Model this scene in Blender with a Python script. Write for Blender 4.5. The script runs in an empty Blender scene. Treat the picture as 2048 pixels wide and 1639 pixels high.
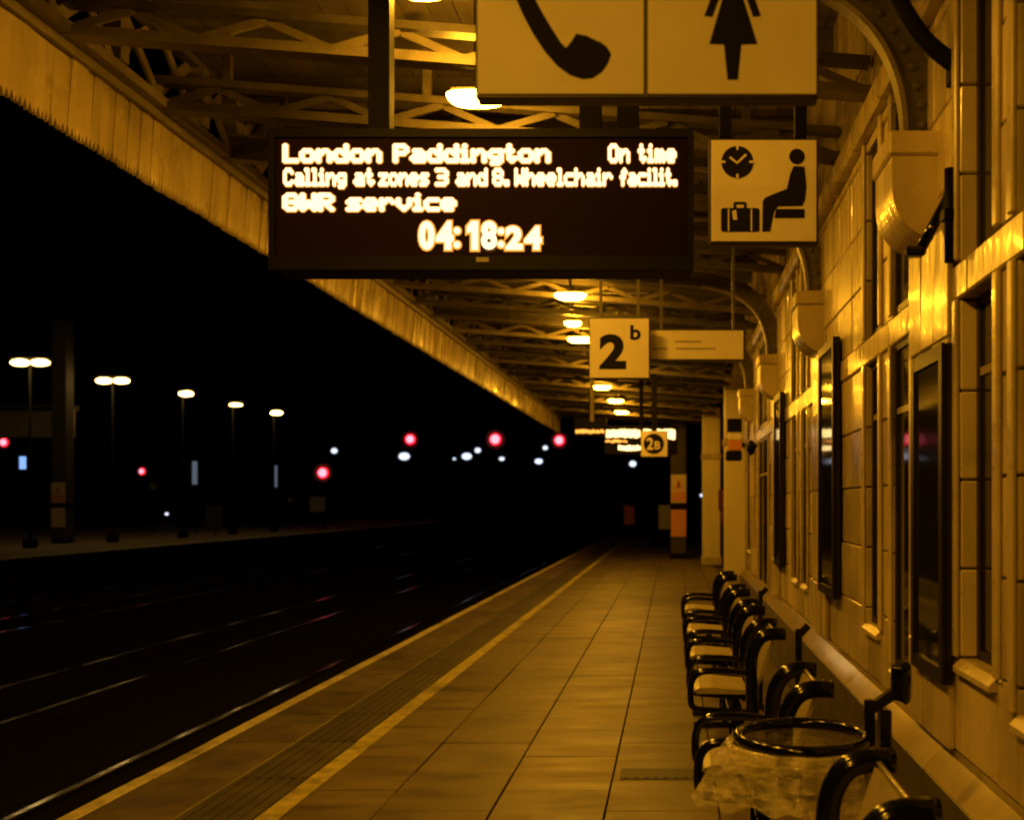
import bpy, math, random
from mathutils import Vector
random.seed(7)
R = math.radians
S = bpy.context.scene
COL = S.collection

# ------------------------------------------------------------------ camera
EYE = 1.622
cam = bpy.data.cameras.new('camera'); camo = bpy.data.objects.new('camera', cam); COL.objects.link(camo)
camo.location = (0, 0, EYE); camo.rotation_euler = (R(90), 0, 0)
cam.sensor_width = 36; cam.lens = 35.16
cam.shift_x = -0.157; cam.shift_y = 0.0906
cam.clip_start = 0.05; cam.clip_end = 3000
cam.dof.use_dof = True; cam.dof.focus_distance = 5.0; cam.dof.aperture_fstop = 2.6
S.camera = camo
# ------------------------------------------------------------------ night sky
W = bpy.data.worlds.new('World'); S.world = W; W.use_nodes = True
nt = W.node_tree; bg = nt.nodes['Background']
sky = nt.nodes.new('ShaderNodeTexSky'); sky.sky_type = 'NISHITA'; sky.sun_disc = False
sky.sun_elevation = R(-6); sky.sun_rotation = R(200)
nt.links.new(sky.outputs[0], bg.inputs[0]); bg.inputs[1].default_value = 0.01
# ------------------------------------------------------------------ exposure
S.view_settings.view_transform = 'Standard'; S.view_settings.look = 'None'
S.view_settings.exposure = 0.0; S.view_settings.gamma = 1.0
S.render.engine = 'CYCLES'
S.cycles.filter_width = 2.1; S.cycles.max_bounces = 5; S.cycles.diffuse_bounces = 3; S.cycles.glossy_bounces = 3
LAMP = 290.0            # radiance of the sodium lamps under the canopy
SOD = (1.0, 0.432, 0.019)

# ------------------------------------------------------------------ materials
MATS = {}
def mat(name, col, rough=0.6, metal=0.0, var=0.0, vscale=3.0, bump=0.0, bscale=30.0, stretch=(1,1,1), rvar=0.0, island=0.0, spec=0.5, coat=0.0, col2=None, spots=0.0):
    m = bpy.data.materials.new(name); m.use_nodes = True; MATS[name] = m
    t = m.node_tree; p = t.nodes['Principled BSDF']; L = t.links.new
    p.inputs['Base Color'].default_value = (*col, 1); p.inputs['Roughness'].default_value = rough
    p.inputs['Metallic'].default_value = metal; p.inputs['Specular IOR Level'].default_value = spec
    p.inputs['Coat Weight'].default_value = coat; p.inputs['Coat Roughness'].default_value = 0.06
    if var or bump or rvar or island:
        g = t.nodes.new('ShaderNodeNewGeometry'); mp = t.nodes.new('ShaderNodeMapping'); mp.inputs['Scale'].default_value = stretch
        L(g.outputs['Position'], mp.inputs['Vector'])
    if var or rvar:
        n = t.nodes.new('ShaderNodeTexNoise'); n.inputs['Scale'].default_value = vscale; n.inputs['Detail'].default_value = 4; n.inputs['Roughness'].default_value = 0.65
        L(mp.outputs[0], n.inputs['Vector'])
    if var:
        r = t.nodes.new('ShaderNodeMapRange'); r.inputs[1].default_value = 0.3; r.inputs[2].default_value = 0.7
        L(n.outputs['Fac'], r.inputs[0])
        x = t.nodes.new('ShaderNodeMix'); x.data_type = 'RGBA'
        d = col2 if col2 else tuple(c * (1 - var) for c in col)
        x.inputs[6].default_value = (*d, 1); x.inputs[7].default_value = (*col, 1)
        L(r.outputs[0], x.inputs[0]); out = x.outputs[2]
        if island:
            oi = t.nodes.new('ShaderNodeObjectInfo'); h = t.nodes.new('ShaderNodeHueSaturation')
            mr = t.nodes.new('ShaderNodeMapRange'); mr.inputs[3].default_value = 1 - island; mr.inputs[4].default_value = 1 + island * 0.4
            L(oi.outputs['Random'], mr.inputs[0]); L(mr.outputs[0], h.inputs['Value']); L(out, h.inputs['Color']); out = h.outputs[0]
        if spots:      # stains, gum and scuffs
            for (sc, lo, hi, k) in ((1.3, 0.52, 0.66, spots), (26.0, 0.66, 0.70, spots*0.8), (7.0, 0.60, 0.72, spots*0.6)):
                ns = t.nodes.new('ShaderNodeTexNoise'); ns.inputs['Scale'].default_value = sc; ns.inputs['Detail'].default_value = 3
                L(g.outputs['Position'], ns.inputs['Vector'])
                ms = t.nodes.new('ShaderNodeMapRange'); ms.inputs[1].default_value = lo; ms.inputs[2].default_value = hi; ms.inputs[3].default_value = 1.0; ms.inputs[4].default_value = 1 - k
                L(ns.outputs['Fac'], ms.inputs[0])
                hs_ = t.nodes.new('ShaderNodeHueSaturation'); L(ms.outputs[0], hs_.inputs['Value']); L(out, hs_.inputs['Color']); out = hs_.outputs[0]
        L(out, p.inputs['Base Color'])
    if rvar:
        rr = t.nodes.new('ShaderNodeMapRange'); rr.inputs[1].default_value = 0.3; rr.inputs[2].default_value = 0.7
        rr.inputs[3].default_value = max(0.03, rough - rvar); rr.inputs[4].default_value = rough + rvar
        L(n.outputs['Fac'], rr.inputs[0]); L(rr.outputs[0], p.inputs['Roughness'])
    if bump:
        b = t.nodes.new('ShaderNodeBump'); b.inputs['Strength'].default_value = bump; b.inputs['Distance'].default_value = 0.02
        n2 = t.nodes.new('ShaderNodeTexNoise'); n2.inputs['Scale'].default_value = bscale; n2.inputs['Detail'].default_value = 3
        L(mp.outputs[0], n2.inputs['Vector']); L(n2.outputs['Fac'], b.inputs['Height']); L(b.outputs[0], p.inputs['Normal'])
        if coat: L(b.outputs[0], p.inputs['Coat Normal'])
    return m
def emis(name, col, s):
    m = bpy.data.materials.new(name); m.use_nodes = True; MATS[name] = m
    t = m.node_tree; t.nodes.remove(t.nodes['Principled BSDF'])
    e = t.nodes.new('ShaderNodeEmission'); e.inputs[0].default_value = (*col, 1); e.inputs[1].default_value = s
    t.links.new(e.outputs[0], t.nodes['Material Output'].inputs[0])
    m.cycles.emission_sampling = 'FRONT' if name in ('lamp_glow', 'post_lamp') else 'NONE'; return m

mat('tile', (0.64, 0.53, 0.34), 0.27, var=0.30, vscale=1.1, spots=0.25, bump=0.30, bscale=5.0, stretch=(1, 2.6, 0.55), rvar=0.11, island=0.28, coat=0.12)
mat('tile_plain', (0.56, 0.47, 0.31), 0.3, var=0.3, vscale=3.0, bump=0.12, bscale=6, rvar=0.1, coat=0.2)
mat('tile_cap', (0.42, 0.35, 0.23), 0.12, var=0.3, vscale=3, bump=0.03, bscale=14)
mat('pale_paint', (0.78, 0.70, 0.52), 0.45, var=0.2, vscale=2, stretch=(1, 1, 0.3))
mat('dark_red', (0.12, 0.01, 0.008), 0.4)
mat('grout', (0.10, 0.085, 0.06), 0.9, var=0.4, vscale=9)
mat('plinth', (0.085, 0.07, 0.05), 0.4, var=0.35, vscale=4, bump=0.1, bscale=9, rvar=0.12)
mat('glass_dark', (0.012, 0.011, 0.010), 0.06, spec=0.6, bump=0.02, bscale=3)
mat('case_frame', (0.010, 0.0075, 0.005), 0.4, spec=0.3)
mat('frame_dark', (0.022, 0.016, 0.011), 0.4, spec=0.3, var=0.3, vscale=6)
mat('frame_wood', (0.32, 0.26, 0.17), 0.4, var=0.3, vscale=6)
mat('slab', (0.128, 0.098, 0.060), 0.51, spec=0.45, var=0.35, vscale=2.2, bump=0.16, bscale=45, rvar=0.14, island=0.28, stretch=(0.6, 2.4, 1), spots=0.4)
mat('coping', (0.125, 0.100, 0.068), 0.5, var=0.4, vscale=3.4, bump=0.2, bscale=50, rvar=0.14, island=0.28, spots=0.35)
mat('tactile', (0.052, 0.044, 0.032), 0.6, var=0.45, vscale=4, bump=0.1, bscale=60, rvar=0.1, island=0.3)
mat('joint', (0.062, 0.049, 0.034), 0.95)
mat('line_yellow', (0.46, 0.40, 0.13), 0.65, var=0.6, vscale=9, spots=0.5, bump=0.15, bscale=70)
mat('line_white', (0.60, 0.55, 0.47), 0.6, var=0.6, vscale=7, spots=0.5, bump=0.15, bscale=60)
mat('concrete', (0.10, 0.085, 0.065), 0.85, var=0.5, vscale=2)
mat('ballast', (0.014, 0.011, 0.0085), 0.95, var=0.8, vscale=16, bump=1.0, bscale=22, spec=0.05)
mat('sleeper', (0.014, 0.012, 0.010), 0.9, spec=0.05, var=0.4, vscale=8)
mat('rail_top', (0.42, 0.40, 0.37), 0.16, metal=1.0, var=0.7, vscale=1.5, rvar=0.12, bump=0.06, bscale=6)
mat('rail_side', (0.012, 0.009, 0.006), 0.85, spec=0.05, var=0.4, vscale=14)
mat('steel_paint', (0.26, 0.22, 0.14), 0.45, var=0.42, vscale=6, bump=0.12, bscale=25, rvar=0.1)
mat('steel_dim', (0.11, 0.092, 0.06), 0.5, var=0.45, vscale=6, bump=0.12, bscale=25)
mat('roof_board', (0.23, 0.19, 0.12), 0.6, var=0.45, vscale=5, stretch=(1, 0.2, 1), island=0.3)
mat('valance', (0.56, 0.46, 0.27), 0.26, var=0.25, vscale=1.6, stretch=(1, 1.0, 0.7), bump=0.14, bscale=6, island=0.14, rvar=0.14, coat=0.3, spots=0.25)
mat('sign_face', (0.80, 0.73, 0.62), 0.5, var=0.10, vscale=6)
mat('sign_black', (0.008, 0.007, 0.006), 0.7, spec=0.15)
mat('sign_frame', (0.045, 0.032, 0.022), 0.4, var=0.3, vscale=10)
mat('case_black', (0.004, 0.0032, 0.0025), 0.55, spec=0.12, var=0.3, vscale=7)
mat('case_window', (0.010, 0.004, 0.0025), 0.6, spec=0.04)
mat('post_dark', (0.006, 0.005, 0.0035), 0.7, spec=0.1, var=0.3, vscale=8)
mat('seat_black', (0.004, 0.0045, 0.005), 0.12, spec=0.45)
mat('seat_panel', (0.42, 0.36, 0.235), 0.4, var=0.25, vscale=9)
mat('pale_metal', (0.6, 0.55, 0.48), 0.3, metal=0.6)
mat('lamp_housing', (0.03, 0.026, 0.02), 0.6)
mat('cast_iron', (0.03, 0.026, 0.02), 0.6, var=0.4, vscale=20, bump=0.2, bscale=60)
mat('orange_board', (0.75, 0.16, 0.03), 0.5, var=0.2, vscale=5)
mat('warning_orange', (0.62, 0.25, 0.06), 0.5)
mat('warning_cream', (0.55, 0.46, 0.33), 0.5)
mat('halo_back', (0.16, 0.16, 0.16), 0.8)
mat('dim_grey', (0.22, 0.21, 0.2), 0.6)
mat('far_deck', (0.30, 0.24, 0.16), 0.8, var=0.4, vscale=1)
mat('far_paint', (0.05, 0.04, 0.026), 0.7, var=0.4, vscale=2)
emis('lamp_glow', SOD, LAMP)
emis('led_core', (1.0, 0.70, 0.37), 2.2)
emis('led_halo', (1.0, 0.36, 0.04), 1.25)  # orange bloom around the lit text, put in as emission colour
emis('led_far', (1.0, 0.66, 0.24), 3.4)
emis('led_far_orange', (1.0, 0.36, 0.05), 2.2)
emis('red_core', (1.0, 0.42, 0.52), 1.5)
emis('red_halo', (1.0, 0.0015, 0.012), 12)  # red halo of the signals, put in as emission colour
emis('white_far', (0.74, 0.82, 1.0), 1.35)
emis('white_dim', (0.55, 0.65, 0.9), 0.16)
emis('blue_screen', (0.25, 0.45, 1.0), 1.2)
emis('post_lamp', (1.0, 0.60, 0.17), 18)
# polythene
m = bpy.data.materials.new('polythene'); m.use_nodes = True; MATS['polythene'] = m
t = m.node_tree; p = t.nodes['Principled BSDF']
p.inputs['Base Color'].default_value = (0.8, 0.72, 0.55, 1); p.inputs['Roughness'].default_value = 0.08; p.inputs['Alpha'].default_value = 0.2
nz = t.nodes.new('ShaderNodeTexNoise'); nz.inputs['Scale'].default_value = 9; mr = t.nodes.new('ShaderNodeMapRange'); mr.inputs[1].default_value = 0.35; mr.inputs[2].default_value = 0.7; mr.inputs[3].default_value = 0.18; mr.inputs[4].default_value = 0.58
t.links.new(nz.outputs['Fac'], mr.inputs[0]); t.links.new(mr.outputs[0], p.inputs['Alpha'])
p.inputs['Coat Weight'].default_value = 0.8; p.inputs['Coat Roughness'].default_value = 0.08
g = t.nodes.new('ShaderNodeNewGeometry'); n = t.nodes.new('ShaderNodeTexNoise'); n.inputs['Scale'].default_value = 22; n.inputs['Detail'].default_value = 4
b = t.nodes.new('ShaderNodeBump'); b.inputs['Strength'].default_value = 0.7; b.inputs['Distance'].default_value = 0.03
t.links.new(g.outputs['Position'], n.inputs['Vector']); t.links.new(n.outputs['Fac'], b.inputs['Height']); t.links.new(b.outputs[0], p.inputs['Normal'])

# ------------------------------------------------------------------ mesh helpers
class MB:
    def __init__(s): s.v = []; s.f = []
    def add(s, v, f):
        o = len(s.v); s.v += [tuple(a) for a in v]; s.f += [tuple(i + o for i in q) for q in f]; return s
    def box(s, x0, x1, y0, y1, z0, z1):
        v = [(x0,y0,z0),(x1,y0,z0),(x1,y1,z0),(x0,y1,z0),(x0,y0,z1),(x1,y0,z1),(x1,y1,z1),(x0,y1,z1)]
        return s.add(v, [(0,3,2,1),(4,5,6,7),(0,1,5,4),(1,2,6,5),(2,3,7,6),(3,0,4,7)])
    def cbox(s, x0, x1, y0, y1, z0, z1, c=0.006):       # box with every edge chamfered
        v = []; idx = {}
        X = (x0, x1); Y = (y0, y1); Z = (z0, z1); sg = (1, -1)
        for a in (0, 1):
            for b_ in (0, 1):
                for d in (0, 1):
                    for ax in range(3):
                        q = [X[a] + sg[a]*c, Y[b_] + sg[b_]*c, Z[d] + sg[d]*c]
                        q[ax] = (X[a], Y[b_], Z[d])[ax]
                        idx[a, b_, d, ax] = len(v); v.append(tuple(q))
        f = []
        for ax in range(3):
            o = [i for i in range(3) if i != ax]
            for e in (0, 1):
                k = []
                for (u, w) in ((0,0),(1,0),(1,1),(0,1)):
                    q = [0,0,0]; q[ax] = e; q[o[0]] = u; q[o[1]] = w; k.append(idx[q[0], q[1], q[2], ax])
                f.append(tuple(k))
        for ax in range(3):
            o = [i for i in range(3) if i != ax]
            for u in (0, 1):
                for w in (0, 1):
                    q0 = [0,0,0]; q0[o[0]] = u; q0[o[1]] = w; q1 = list(q0); q1[ax] = 1
                    f.append((idx[(*q0, o[0])], idx[(*q1, o[0])], idx[(*q1, o[1])], idx[(*q0, o[1])]))
        for a in (0, 1):
            for b_ in (0, 1):
                for d in (0, 1): f.append((idx[a,b_,d,0], idx[a,b_,d,1], idx[a,b_,d,2]))
        return s.add(v, f)
    def bar(s, a, b, w, h, up=(0,0,1)):
        a = Vector(a); b = Vector(b); d = (b - a).normalized(); u = Vector(up)
        sd = d.cross(u)
        if sd.length < 1e-4: u = Vector((0,1,0)); sd = d.cross(u)
        sd.normalize(); u = sd.cross(d)
        v = [p + sd*(i*w/2) + u*(j*h/2) for p in (a, b) for (i, j) in ((-1,-1),(1,-1),(1,1),(-1,1))]
        return s.add(v, [(0,1,2,3),(7,6,5,4),(0,4,5,1),(1,5,6,2),(2,6,7,3),(3,7,4,0)])
    def tube(s, pts, r, n=10, cap=True):
        pts = [Vector(p) for p in pts]; rs = r if isinstance(r, (list, tuple)) else [r]*len(pts)
        v = []; f = []; pu = None
        for i, p in enumerate(pts):
            d = (pts[min(i+1, len(pts)-1)] - pts[max(i-1, 0)]).normalized()
            if pu is None: pu = d.orthogonal().normalized()
            pu = (pu - d*pu.dot(d)).normalized(); w = d.cross(pu)
            for k in range(n):
                a = 2*math.pi*k/n; v.append(p + (pu*math.cos(a) + w*math.sin(a))*rs[i])
        for i in range(len(pts)-1):
            for k in range(n):
                k2 = (k+1) % n; f.append((i*n+k, i*n+k2, (i+1)*n+k2, (i+1)*n+k))
        if cap: f.append(tuple(range(n))[::-1]); f.append(tuple((len(pts)-1)*n + k for k in range(n)))
        return s.add(v, f)
    def prism(s, poly, fn, d):        # fn(u, v, w) -> xyz ; w in (0, d)
        n = len(poly); v = [fn(u, w, 0) for u, w in poly] + [fn(u, w, d) for u, w in poly]
        f = [tuple(range(n)), tuple(range(2*n-1, n-1, -1))] + [(i, (i+1) % n, n+(i+1) % n, n+i) for i in range(n)]
        return s.add(v, f)
    def ball(s, c, r, nu=12, nv=7, sx=1, sy=1, sz=1):
        v = [(c[0], c[1], c[2]+r*sz)]; f = []
        for j in range(1, nv):
            a = math.pi*j/nv
            for i in range(nu):
                b_ = 2*math.pi*i/nu; v.append((c[0]+r*sx*math.sin(a)*math.cos(b_), c[1]+r*sy*math.sin(a)*math.sin(b_), c[2]+r*sz*math.cos(a)))
        v.append((c[0], c[1], c[2]-r*sz)); e = len(v)-1
        for i in range(nu):
            i2 = (i+1) % nu; f.append((0, 1+i, 1+i2)); f.append((e, e-nu+i2, e-nu+i))
            for j in range(nv-2): f.append((1+j*nu+i, 1+(j+1)*nu+i, 1+(j+1)*nu+i2, 1+j*nu+i2))
        return s.add(v, f)
    def mesh(s, name, m, smooth=False):
        me = bpy.data.meshes.new(name); me.from_pydata(s.v, [], s.f)
        me.materials.append(MATS[m])
        import bmesh
        bm = bmesh.new(); bm.from_mesh(me); bmesh.ops.recalc_face_normals(bm, faces=bm.faces); bm.to_mesh(me); bm.free()
        if smooth:
            for q in me.polygons: q.use_smooth = len(q.vertices) <= 4
        me.update(); return me
    def build(s, name, m, parent=None, smooth=False):
        return obj(name, s.mesh(name, m, smooth), parent)
def obj(name, me, parent=None, loc=(0,0,0)):
    o = bpy.data.objects.new(name, me); COL.objects.link(o); o.parent = parent; o.location = loc; return o
def tag(o, label, cat, group=None):
    o['label'] = label; o['category'] = cat
    if group: o['group'] = group
    return o
def thing(name, label, cat, loc=(0,0,0), group=None):
    o = bpy.data.objects.new(name, None); COL.objects.link(o); o.location = loc; o.empty_display_size = 0.1
    return tag(o, label, cat, group)
def stuff(o): o['kind'] = 'stuff'; return o
def struct(o): o['kind'] = 'structure'; return o
def P(x, y, D): return ((x - 1345) / 2000 * D, D, EYE + (1005 - y) / 2000 * D)   # a point of the photo at distance D
def bez(pts, n=6):                     # smooth polyline through points (Catmull-Rom)
    q = [Vector(p) for p in pts]; q = [q[0]*2 - q[1]] + q + [q[-1]*2 - q[-2]]; out = []
    for i in range(1, len(q)-2):
        for k in range(n):
            t_ = k / n; a, b_, c, d = q[i-1:i+3]
            out.append(0.5*((2*b_) + (c-a)*t_ + (2*a-5*b_+4*c-d)*t_*t_ + (3*b_-a-3*c+d)*t_**3))
    out.append(q[-2]); return out
def text_mesh(txt, size, m, depth, offset=0.0, spacing=1.0, width=None, height=None):
    c = bpy.data.curves.new('t', 'FONT'); c.body = txt; c.size = size; c.extrude = depth/2; c.offset = offset; c.space_character = spacing
    c.resolution_u = 4
    o = bpy.data.objects.new('t', c); COL.objects.link(o); dg = bpy.context.evaluated_depsgraph_get(); dg.update()
    me = bpy.data.meshes.new_from_object(o.evaluated_get(dg)); bpy.data.objects.remove(o); bpy.data.curves.remove(c)
    xs = [v.co.x for v in me.vertices]; ys = [v.co.y for v in me.vertices]
    x0, x1, y0, y1 = min(xs), max(xs), min(ys), max(ys)
    kx = width/(x1-x0) if width else 1; ky = height/(y1-y0) if height else (kx if width else 1)
    for v in me.vertices:
        x, y, z = v.co; v.co = ((x-x0)*kx, -z, (y-y0)*ky)
    me.materials.clear(); me.materials.append(MATS[m]); return me

# ================================================================== ground, tracks
g = MB(); g.add([(-1500,-300,-1.05),(1500,-300,-1.05),(1500,2500,-1.05),(-1500,2500,-1.05)], [(0,1,2,3)])
struct(g.build('ground', 'ballast'))
Z_R = -0.915
tr_lab = ['railway track beside the near platform edge', 'second railway track from the near platform', 'third railway track from the near platform', 'railway track along the far platform edge']
slp = MB().cbox(-1.3, 1.3, -0.13, 0.13, -0.13, 0.0, 0.02).mesh('sleeper', 'sleeper')
for i, xc in enumerate((-4.62, -8.5, -13.95, -17.75)):
    t = thing('railway_track', tr_lab[i], 'railway track', (xc, 0, Z_R - 0.15), 'railway tracks')
    for sx in (-0.745, 0.745):
        r = MB().box(sx-0.07, sx+0.07, -6, 260, 0.0, 0.02).box(sx-0.011, sx+0.011, -6, 260, 0.02, 0.115).box(sx-0.035, sx+0.035, -6, 260, 0.115, 0.138).build('rail', 'rail_side', t)
        MB().cbox(sx-0.034, sx+0.034, -6, 260, 0.1385, 0.151, 0.005).build('rail_head', 'rail_top', r)
    if i < 3:
        for k in range(70): obj('sleeper', slp, t, (0, 2 + k*0.66, 0))
fp = struct(MB().box(-70, -19.3, 5, 300, -1.1, -0.03).build('far_platform', 'ballast'))
MB().box(-70, -19.902, 5, 300, -0.029, -0.012).build('deck', 'far_deck', fp)

struct(MB().cbox(-19.9, -19.28, 5, 300, -0.018, 0.004, 0.006).build('far_platform_edge', 'line_white'))
# ================================================================== near platform
XE = -3.16; XL = -2.08
pl = struct(MB().box(XE + 0.05, 9.0, -8, 48.2, -1.2, -0.05).build('platform', 'joint'))
random.seed(3)
# coping stones with a white nosing
L_c = 0.9; n = 0
cop = MB().cbox(-3.06, -2.565, 0.004, L_c - 0.004, -0.05, 0.0, 0.005).mesh('coping_stone', 'coping')
nos = MB().cbox(XE, -3.0645, 0.002, L_c - 0.002, -0.14, 0.002, 0.006).mesh('nosing', 'line_white')
tac = MB().box(-2.56, -2.14, 0.003, L_c - 0.003, -0.05, -0.004)
for k in range(6): tac.box(-2.545 + k*0.07, -2.51 + k*0.07, 0.01, L_c - 0.01, -0.004, 0.002)
tac = tac.mesh('tactile_slab', 'tactile')
y = 3.2
while y < 48:
    o = obj('coping_stone', cop, pl, (0, y, random.uniform(-0.002, 0.002))); obj('nosing', nos, pl, (random.uniform(-0.004, 0.004), y, 0))
    obj('tactile_slab', tac, pl, (0, y, 0)); y += L_c
lm = MB()
yy = 3.0
while yy < 48:
    y2 = min(yy + random.uniform(0.5, 1.4), 48); a = random.uniform(-0.004, 0.004); b = random.uniform(-0.004, 0.004)
    lm.add([(XL-0.062+a, yy, 0.004),(XL+0.062+b, yy, 0.004),(XL+0.062+b, y2-0.004, 0.004),(XL-0.062+a, y2-0.004, 0.004)], [(0,1,2,3)]); yy = y2
lm.build('painted_line', 'line_yellow', pl)
cols = [(-2.135, -1.556), (-1.556, -0.957), (-0.957, -0.356), (-0.356, 0.244), (0.244, 0.70), (0.70, 1.05)]
SL = 0.75
slots = []
for ci, (a, b) in enumerate(cols):
    y = 3.4 + (0.37 if ci % 2 else 0.0)
    while y < 48: slots.append((y, a, b)); y += SL
slots.sort(); cache = {}
rest = MB()
for i, (y, a, b) in enumerate(slots):
    if i < 290:
        if (a, b) not in cache: cache[a, b] = MB().cbox(a + 0.0042, b - 0.0042, 0.0015, SL - 0.0015, -0.05, 0.0, 0.003).mesh('paving_slab', 'slab')
        o = obj('paving_slab', cache[a, b], pl, (0, y, random.uniform(-0.002, 0.001)))
        o.rotation_euler = (random.uniform(-0.0012, 0.0012), random.uniform(-0.002, 0.002), 0)
    else: rest.box(a + 0.006, b - 0.006, y + 0.004, y + SL - 0.004, -0.05, random.uniform(-0.003, 0.001))
stuff(rest.build('paving', 'slab', pl))
# inspection cover set into the paving
cv = thing('drain_cover', 'dark cast iron drain cover set in the paving near the hoop bin', 'drain cover', (-0.04, 5.98, 0.0))
MB().cbox(-0.27, 0.27, -0.12, 0.12, -0.01, 0.006, 0.004).build('lid', 'cast_iron', cv)
for k in range(9): MB().box(-0.25 + k*0.058, -0.215 + k*0.058, -0.10, 0.10, 0.006, 0.010).build('rib', 'cast_iron', cv)

# ================================================================== station building
XW = 1.10
bd = thing('station_building', 'cream glazed tile station wall with tall windows along the platform', 'building', (XW, 0, 0))
MB().box(0.14, 4.0, 1.2, 15.2, -0.05, 5.2).build('wall_core', 'grout', bd)
Y0w, Y1w = 1.3, 15.2
# openings: y0, y1, z0, z1, kind
OP = [(2.46,3.18,0.95,2.405,'w',0.02),(3.39,3.82,1.03,2.405,'w',0.06),(4.58,4.97,0.82,2.405,'w',0.003),(5.28,5.67,0.95,2.405,'w',0.028),
      (8.10,8.42,0.95,2.405,'w',0.003),(8.75,9.10,0.95,2.405,'w',0.006),(11.4,12.7,0.35,2.405,'w',0.003),(13.95,14.6,0.95,2.405,'w',0.003)]
UP = [(a, b, 2.55, 3.58, k, e) for a, b, c, d, k, e in OP]
ALL = OP + UP
CO = [0.66, 1.03, 1.37, 1.71, 2.05, 2.40, 2.54, 2.88, 3.22, 3.60, 3.66, 3.80, 4.16, 4.52, 4.9]
def free(y0, y1, z0, z1):
    return not any(a < (y0+y1)/2 < b and c < (z0+z1)/2 < d for a, b, c, d, k, e in ALL)
edges = sorted(set([Y0w, Y1w] + [e for o_ in ALL for e in o_[:2]]))
strips = []
for a, b in zip(edges, edges[1:]):
    w = b - a; nn = max(1, round(w / 0.46))
    for k in range(nn): strips.append((a + w*k/nn, a + w*(k+1)/nn))
tcount = 0; tcache = {}; rest = MB()
for (a, b) in strips:
    for z0, z1 in zip(CO, CO[1:]):
        if z0 in (2.40, 3.66): continue            # string courses
        # cut by opening sill
        zz = [z0, z1]
        cut = [c for (oa, ob, c, d, k, e) in ALL if oa < (a+b)/2 < ob for c in (c, d) if z0 + 0.02 < c < z1 - 0.02]
        for u, v_ in zip(sorted([z0] + cut), sorted(cut + [z1])):
            if not free(a, b, u, v_): continue
            G = 0.0035
            if tcount < 295 and u < 4.0:
                key = (round(b-a, 3), round(v_-u, 3))
                if key not in tcache: tcache[key] = MB().cbox(0.0, 0.15, G, b-a-G, G, v_-u-G, 0.007).mesh('tile', 'tile')
                o = obj('tile', tcache[key], bd, (random.uniform(-0.004, 0.002), a, u))
                o.rotation_euler = (0, random.uniform(-0.008, 0.008), random.uniform(-0.013, 0.013)); tcount += 1
            else:
                j = random.uniform(-0.003, 0.002); rest.box(j, 0.15, a+G, b-G, u+G, v_-G)
stuff(rest.build('tile_field', 'tile', bd))
# string courses and cornice, in lengths
y = Y0w
while y < Y1w:
    w = min(random.choice((0.6, 0.75, 0.9)), Y1w - y)
    MB().cbox(-0.012, 0.15, y+0.002, y+w-0.002, 2.403, 2.537, 0.008).build('string_course', 'tile', bd)
    MB().cbox(-0.07, 0.15, y+0.002, y+w-0.002, 3.663, 3.797, 0.02).build('cornice', 'tile', bd)
    y += w
# plinth with a sloping weathered top
y = Y0w
while y < Y1w:
    w = min(0.92, Y1w - y)
    MB().cbox(-0.082, 0.15, y+0.002, y+w-0.002, -0.05, 0.545, 0.004).build('plinth_block', 'plinth', bd)
    MB().prism([(-0.08, 0.547), (0.15, 0.547), (0.15, 0.657), (0.0, 0.657), (0.0, 0.630), (-0.08, 0.550)], lambda u, v, q, y=y: (u, y+0.002+q, v), w-0.004).build('plinth_cap', 'tile_cap', bd)
    y += w
# windows
for (a, b, c, d, k, e) in ALL:
    if k == 't':
        MB().cbox(e, 0.15, a, b, c, d, 0.004).build('recessed_panel', 'tile_plain', bd)
        continue
    wn = MB().box(e + 0.012, 0.139, a, b, c, d).build('window', 'glass_dark', bd)
    f = MB(); w = 0.035
    f.box(e, e+0.0115, a, a+w, c, d).box(e, e+0.0115, b-w, b, c, d).box(e+0.001, e+0.0115, a+w, b-w, c, c+w).box(e+0.001, e+0.0115, a+w, b-w, d-w, d)
    f.build('window_frame', 'frame_dark', wn)
    if d < 2.5:
        MB().box(e+0.003, e+0.0115, a+w, b-w, c+(d-c)*0.78, c+(d-c)*0.78+0.03).build('transom', 'frame_wood', wn)
        MB().prism([(-0.03, c-0.05), (e+0.0105, c-0.05), (e+0.0105, c-0.002), (0.0, c-0.002), (-0.03, c-0.03)], lambda u, v, q, a=a: (u, a+q, v), b-a).build('window_sill', 'tile_plain', wn)
    if b - a > 0.6:
        MB().box(e+0.002, e+0.0114, (a+b)/2-0.02, (a+b)/2+0.02, c+w, d-w).build('mullion', 'frame_dark', wn)
    for yy in (a - 0.055, b + 0.004):       # moulded surround
        MB().cbox(-0.022, -0.0022, yy, yy+0.05, max(c, 0.67), d-0.003 if d < 2.5 else 3.655, 0.006).build('architrave', 'tile_plain', bd)
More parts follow.
